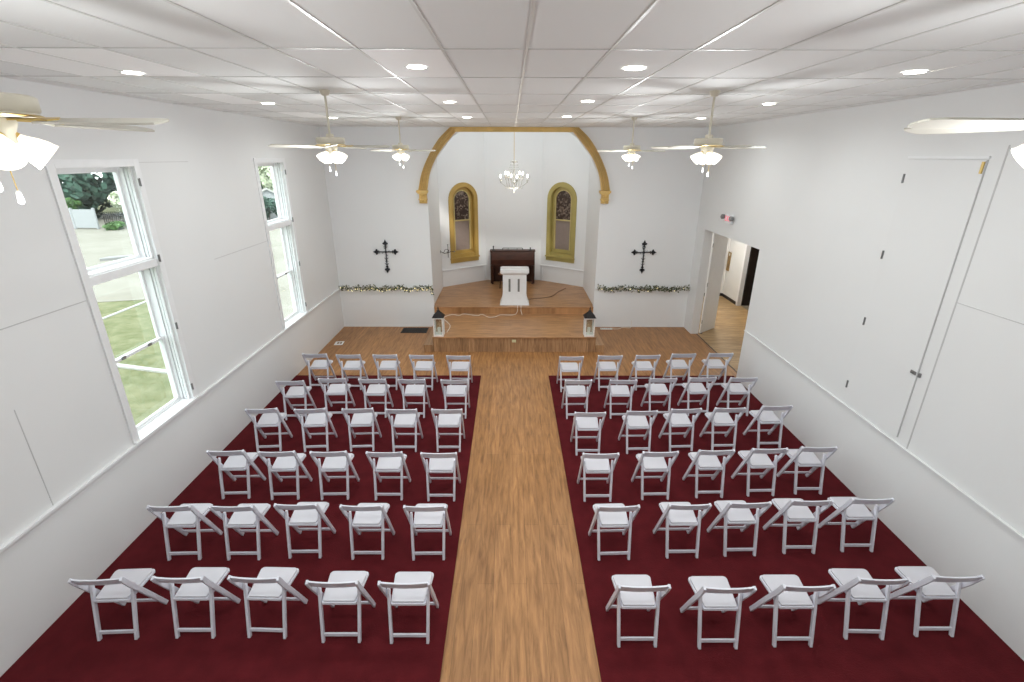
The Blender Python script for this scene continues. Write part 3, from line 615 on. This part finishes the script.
garland(-4.72, -2.21, 'leafy garland with fairy lights along the ledge left of the arch', True, 40, 3); garland(2.42, 4.97, 'leafy garland with pale blossoms along the ledge right of the arch', False, 10, 5)
# ================================================================ small things on floors and walls
vn = thing('floor_register', 'dark metal floor register at the foot of the back wall, left of the stage', 'floor vent', (-2.70, 12.94, 0))
MB().box(-.36, .36, -.21, -.19, 0, .012).box(-.36, .36, .19, .21, 0, .012).box(-.36, -.34, -.19, .19, 0, .012).box(.34, .36, -.19, .19, 0, .012).build('frame', M['vent'], vn)
mb = MB()
for j in range(16): mb.box(-.34, .34, -.185+j*.024, -.173+j*.024, 0, .008)
mb.build('louvres', M['vent'], vn)
ot = thing('floor_outlet', 'small white outlet plate in the wooden floor near the left wall', 'outlet', (-4.50, 11.93, 0), .1)
MB().box(-.11, .11, -.13, .13, 0, .006).build('cover_plate', M['trim'], ot, bevel=.002)
MB().box(-.05, .0, -.05, .06, .006, .009).box(.02, .07, -.05, .06, .006, .009).build('flap', M['cork'], ot)
def cord(name, pts, r, m, lab):
    P = [(x, y, z) for x, y, z in pts]; P = refine([tuple(p) for p in P], 4); return tag(MB().tube(P, r, 6).build(name, m, smooth=True), lab, 'cord')
cord('extension_cable', [(-1.62, 11.66, .41), (-1.6, 12.2, .408), (-1.85, 12.82, .41), (-1.66, 13.14, .41), (-1.45, 13.06, .41), (-1.34, 13.20, .41), (-1.1, 13.12, .41), (-.92, 13.05, .41), (-.80, 13.16, .41), (-.61, 12.91, .41), (-.42, 12.95, .41), (-.27, 13.12, .41), (.01, 13.10, .41), (.15, 13.2, .41), (.2, 13.225, .5), (.2, 13.22, .61), (.2, 13.40, .608)], .009, M['cordw'], 'white power cord lying across the lower stage to the lectern')
cord('extension_cable', [(.30, 13.40, .608), (.30, 13.225, .61), (.30, 13.22, .5), (.33, 13.1, .41)], .009, M['cordw'], 'short white cord dropping over the stage step below the lectern')
cord('thin_cable', [(.45, 13.95, .608), (.72, 14.12, .608), (1.02, 14.2, .608), (1.30, 14.42, .608), (1.50, 14.88, .608), (1.80, 15.35, .608)], .007, M['cordd'], 'thin dark cord curving over the upper stage floor')
ps = thing('power_strip', 'white power strip on the floor right of the stage', 'power strip', (2.73, 13.06, 0))
MB().box(-.17, .17, -.03, .03, 0, .035).build('body', M['trim'], ps, bevel=.004)
mb = MB()
for j in range(5): mb.box(-.14+j*.055, -.115+j*.055, -.014, .014, .035, .037)
mb.build('sockets', M['slot'], ps)
MB().tube(refine([(.17, 0, .015), (.35, .02, .008), (.5, .13, .008), (.7, .11, .008), (.75, .19, .05), (.75, .19, .2)]), .007, 6).build('cord', M['cordw'], ps)
# exit sign with two lamp heads on the right wall
ex = thing('exit_sign', 'emergency exit sign with two small lamp heads above the wide doorway', 'exit sign', (XR, 11.32, 3.28))
MB().box(-.06, 0, -.16, .16, -.10, .10).build('housing', M['trim'], ex, bevel=.006)
fc = bpy.data.curves.new('letters', 'FONT'); fc.body = 'EXIT'; fc.size = .16; fc.align_x = 'CENTER'; fc.align_y = 'CENTER'; fc.extrude = .001
ft = bpy.data.objects.new('text', fc); lm = bpy.data.meshes.new_from_object(ft); lm.materials.clear(); lm.materials.append(M['signred']); fo = bpy.data.objects.new('lettering', lm); C.objects.link(fo); bpy.data.objects.remove(ft); fo.parent = ex; fo.location = (-.0615, 0, 0); fo.rotation_euler = (PI/2, 0, -PI/2)
for sg in (-1, 1): MB().lathe([(.02, -.05), (.05, -.04), (.055, .02), (.04, .035)], (-.09, sg*.23, .03), 14, Matrix.Rotation(-PI/2, 4, 'Y')).bar((-.03, sg*.15, .02), (-.07, sg*.22, .03), .02, .02).build('lamp_head', M['metal'], ex, smooth=True)
# shuttered window panel in the right wall
sh = thing('window_shutter', 'flat white shutter panel closed over the window opening in the right wall', 'shutter', (XR, 5.95, 1.2))
MB().box(-.012, 0, -.52, .56, .02, 3.38).build('panel', M['wall'], sh, bevel=.002)
MB().box(-.0135, 0, -.532, -.522, .02, 3.38).build('edge_gap', M['joint'], sh)
MB().box(-.022, 0, -.545, .56, 3.39, 3.415).build('head_strip', M['trim'], sh)
for z in (3.15, 2.18, 1.24, .26): MB().box(-.018, -.012, .535, .565, z-.055, z+.055).tube([(-.02, .55, z-.055), (-.02, .55, z+.055)], .010, 6).build('hinge', M['metal'], sh)
MB().box(-.024, -.012, -.515, -.485, 3.24, 3.36).build('barrel_bolt', M['brass'], sh)
MB().box(-.022, -.012, -.51, -.43, .89, .93).lathe([(.015, 0), (.012, .02)], (-.022, -.46, .91), 8, Matrix.Rotation(-PI/2, 4, 'Y')).build('latch', M['metal'], sh)
MB().box(-.022, -.0, -.575, -.55, .885, .935).build('latch_keeper', M['metal'], sh)
# ================================================================ HALLWAY BEYOND THE WIDE DOORWAY
struct(MB().box(5.18, 9.6, 8.6, 17.2, -.1, 0).build('floor_hall', M['hall']))
struct(MB().box(5.165, 5.19, 9.78, 12.75, -.02, .004).build('trim_16', M['rubber']))
struct(MB().box(XR+.2, 7.5, 16.66, 16.8, 0, 3.1).build('wall_hall_end', M['wall']))
struct(MB().box(7.5, 7.62, 15.42, 16.8, 0, 3.1).box(7.5, 7.62, 8.6, 14.5, 0, 3.1).box(7.5, 7.62, 14.5, 15.42, 2.04, 3.1).build('wall_hall_right', M['wall']))
struct(MB().box(XR+.2, 7.62, 8.5, 8.6, 0, 3.1).build('wall_hall_near', M['wall']))
struct(MB().box(XR+.2, 9.7, 8.6, 17.0, 3.0, 3.1).build('ceiling_hall', M['wall']))
struct(MB().box(XR+.2, XR+.24, 12.76, 16.7, 0, 3.1).build('wall_hall_left', M['wall']))
struct(MB().box(5.4, 7.49, 16.645, 16.66, 0, .10).box(7.485, 7.5, 15.5, 16.65, 0, .10).build('baseboard_hall', M['rubber']))
struct(MB().box(7.48, 7.5, 15.42, 15.52, 0, 2.12).box(7.48, 7.5, 14.40, 14.5, 0, 2.12).box(7.48, 7.5, 14.5, 15.42, 2.04, 2.12).build('trim_17', M['trim']))
struct(MB().box(7.62, 9.6, 13.4, 17.0, 0.0, .004).build('floor_room', M['tan']))
struct(MB().box(9.5, 9.6, 13.4, 17.0, 0, 3.1).box(7.62, 9.5, 16.9, 17.0, 0, 3.1).box(7.62, 9.5, 13.3, 13.4, 0, 3.1).build('wall_room', M['wall']))
dd = thing('interior_door', 'dark brown door standing open in the room past the hallway', 'door', (7.66, 15.42, 0), 0)
MB().box(0, .86, .0, .04, .01, 2.02).build('door_leaf', M['darkwood'], dd, bevel=.003)
MB().tube([(.78, 0, .98), (.78, -.05, .98)], .02, 8).build('handle', M['metal'], dd)
struct(MB().box(8.15, 8.2, 13.4, 16.9, .004, 3.0).build('wall_room_dark', M['darkwood']))
fd = thing('panel_door', 'white door leaf folded open beyond the wide doorway in the right wall', 'door', (5.265, 12.705, 0), math.radians(39))
MB().box(0, .74, -.02, .02, .02, 2.80).build('door_leaf', M['trim'], fd, bevel=.003)
for z in (.35, 1.4, 2.45): MB().tube([(-.008, -.022, z-.05), (-.008, -.022, z+.05)], .009, 6).build('hinge', M['metal'], fd)
MB().box(.02, .08, -.04, .04, .0, .02).build('door_stop', M['rubber'], fd)
nb = thing('notice_board', 'narrow brown wooden board on the hallway wall', 'board', (7.5, 16.60, 1.25), 0)
MB().box(-.02, 0, -.16, .04, -.32, .32).build('board', M['cork'], nb)
MB().box(-.026, -.02, -.10, -.05, .20, .28).build('paper', M['trim'], nb)
lh = thing('hall_ceiling_light', 'ceiling lamp of the hallway, out of sight above the doorway', 'ceiling light', (6.3, 14.6, 3.0))
MB().lathe([(.15, -.06), (.17, -.02), (.17, 0)], n=20).build('diffuser', M['lamp'], lh); lamp('hall_light', lh, (0, 0, -.2), 60, .15, (1, .94, .86))
# ================================================================ OUTSIDE
struct(MB().box(-75, -5.1, -25, 90, -.7, -.62).build('ground_lawn', M['grass']))
def flat(name, poly, z0, z1, m): return struct(MB().prism(poly, fxy, z0, z1).build(name, m))
flat('ground_gravel', [(-75, 4), (-15.7, 17.8), (-13.3, 18.4), (-8.5, 14.6), (-5.4, 12.5), (-5.4, 60), (-17.5, 60), (-75, 27)], -.62, -.60, M['gravel'])
flat('ground_gravel_kerb', [(-10.6, 11.80), (-8.8, 11.35), (-5.5, 10.6), (-5.5, 10.75), (-8.85, 11.5), (-10.6, 11.95), (-16, 13.3), (-16, 13.15)], -.62, -.57, M['pave'])
flat('ground_edging', [(-13.95, 15.6), (-13.85, 15.6), (-13.85, 18.1), (-13.95, 18.1)], -.62, -.58, M['pave'])
def fol(name, c, R, m, n, sz, seed, lab, group, trunk=True, flat_=.75):
    rnd = random.Random(seed); t = thing(name, lab, 'tree' if trunk else 'shrub', (c[0], c[1], -.62), group=group); cz = c[2]+.62
    blobs = [(Vector((rnd.uniform(-.62, .62)*R, rnd.uniform(-.55, .55)*R, cz+rnd.uniform(-.6, .6)*R*flat_)), R*rnd.uniform(.32, .55)) for _ in range(9)]
    mb = MB()
    for j in range(int(n*1.8)):
        b, r = blobs[j % 9]; d = Vector((rnd.gauss(0, 1), rnd.gauss(0, 1), rnd.gauss(0, 1))).normalized(); p = b+d*r*rnd.uniform(.7, 1.05)
        if p.z < .05: p.z = rnd.uniform(.05, .3)
        s = sz*.85*rnd.uniform(.5, 1.4); u = d.cross(Vector((rnd.uniform(-1, 1), rnd.uniform(-1, 1), rnd.uniform(-1, 1)))).normalized(); w = (d*.6+u.cross(d)).normalized()
        mb.bm.faces.new([mb.bm.verts.new(q) for q in (p-u*s*.5, p+w*s*.35, p+u*s*.5, p-w*s*.35)])
    mb.build('foliage', m, t)
    st_ = MB().tube([(0, 0, 0), (.05*R, 0, cz*.6), (0, .05*R, cz)], [.035*R, .025*R, .01*R], 7)
    st_.build('trunk' if trunk else 'stem', M['bark'], t)
G = 'trees and shrubs beyond the gravel lot'
fol('evergreen_tree', (-41, 43, 2.4), 5.0, M['conifer'], 3000, .8, 1, 'dark evergreen seen at upper left of the nearer window', G)
fol('evergreen_tree', (-35, 46, 2.2), 5.2, M['conifer'], 3000, .8, 2, 'dark evergreen in the middle of the nearer window', G)
fol('evergreen_tree', (-31, 46, 2.8), 5.0, M['conifer'], 3000, .8, 3, 'dark evergreen at the right of the nearer window', G)
fol('leafy_tree', (-27, 52, 4.4), 4.2, M['green'], 2400, .8, 4, 'leafy tree between the two left windows, far behind the gravel', G)
fol('leafy_tree', (-21.5, 47, 3.9), 2.6, M['pale'], 2400, .5, 5, 'light green leafy tree seen through the window nearer the stage', G)
fol('evergreen_tree', (-20.6, 51, 2.2), 3.6, M['conifer'], 2600, .7, 8, 'dark evergreen seen through the window nearer the stage', G)
fol('flowering_shrub', (-30.2, 40.6, 1.1), 1.7, M['pale'], 1800, .3, 6, 'pale flowering shrub beside the picket fence', G, False)
fol('flowering_shrub', (-26.6, 40.6, 1.2), 1.6, M['pale'], 1800, .3, 9, 'pale shrub right of the flowering shrub, mostly behind the window jamb', G, False)
fol('green_shrub', (-29.6, 37.2, -.35), .7, M['green'], 700, .2, 7, 'low green shrub at the edge of the gravel', G, False, .5)
fol('green_shrub', (-35.2, 40.0, .9), .8, M['green'], 900, .3, 10, 'green shrub behind the white fence panel', G, False)
fol('evergreen_tree', (-38.5, 56, 3.4), 6.5, M['conifer'], 3000, 1.1, 21, 'large dark evergreen standing behind the other evergreens', G)
fol('leafy_tree', (-24, 60, 2.6), 6.0, M['green'], 3000, .9, 22, 'broad green tree far behind the small white shed', G)
sp_ = thing('fence_panel', 'white solid fence panel at the far edge of the gravel', 'fence', (-32.4, 37.5, -.62))
M['fence'] = mat('weathered_white_fence', (.30, .31, .32), .8)
MB().box(-2.2, 1.2, -.04, .04, .1, 1.45).build('boards', M['fence'], sp_)
for x in (-2.2, -.5, 1.2): MB().box(x-.07, x+.07, -.07, .07, 0, 1.55).build('post', M['fence'], sp_)
pf = thing('picket_fence', 'thin dark picket fence beside the white fence panel', 'fence', (-30.0, 38.0, -.62))
mb = MB()
for j in range(14): mb.box(-1.0+j*.16, -.97+j*.16, -.02, .02, .05, 1.25)
mb.build('pickets', M['iron'], pf); MB().box(-1.0, 1.15, .02, .05, .3, .36).box(-1.0, 1.15, .02, .05, 1.0, 1.06).build('rails', M['iron'], pf)
pl = thing('plank_pile', 'grey planks lying on the gravel outside the nearer window', 'planks', (-21.0, 26.0, -.60), .6)
for j, (a, w) in enumerate(((0, 1.6), (.25, 1.3), (-.3, 1.1))): MB().box(-w/2, w/2, -.12+.2*j, .06+.2*j, .0, .12).build('plank', M['metal'], pl)
hs = thing('garden_shed', 'small white gabled shed seen through the window nearer the stage', 'shed', (-21.6, 45.0, -.62), .45)
MB().prism([(-1.3, 0), (1.3, 0), (1.3, 1.75), (0, 2.5), (-1.3, 1.75)], lambda u, v, d: (u, d, v), -1, 1).build('walls', M['fence'], hs)
MB().prism([(-1.5, 1.62), (0, 2.5), (1.5, 1.62), (1.5, 1.74), (0, 2.62), (-1.5, 1.74)], lambda u, v, d: (u, d, v), -1.2, 1.2).build('roof', M['pave'], hs)
fol('green_shrub', (-20.6, 42.6, .6), 1.3, M['conifer'], 1500, .3, 12, 'dark green shrub in front of the small white shed', G, False)
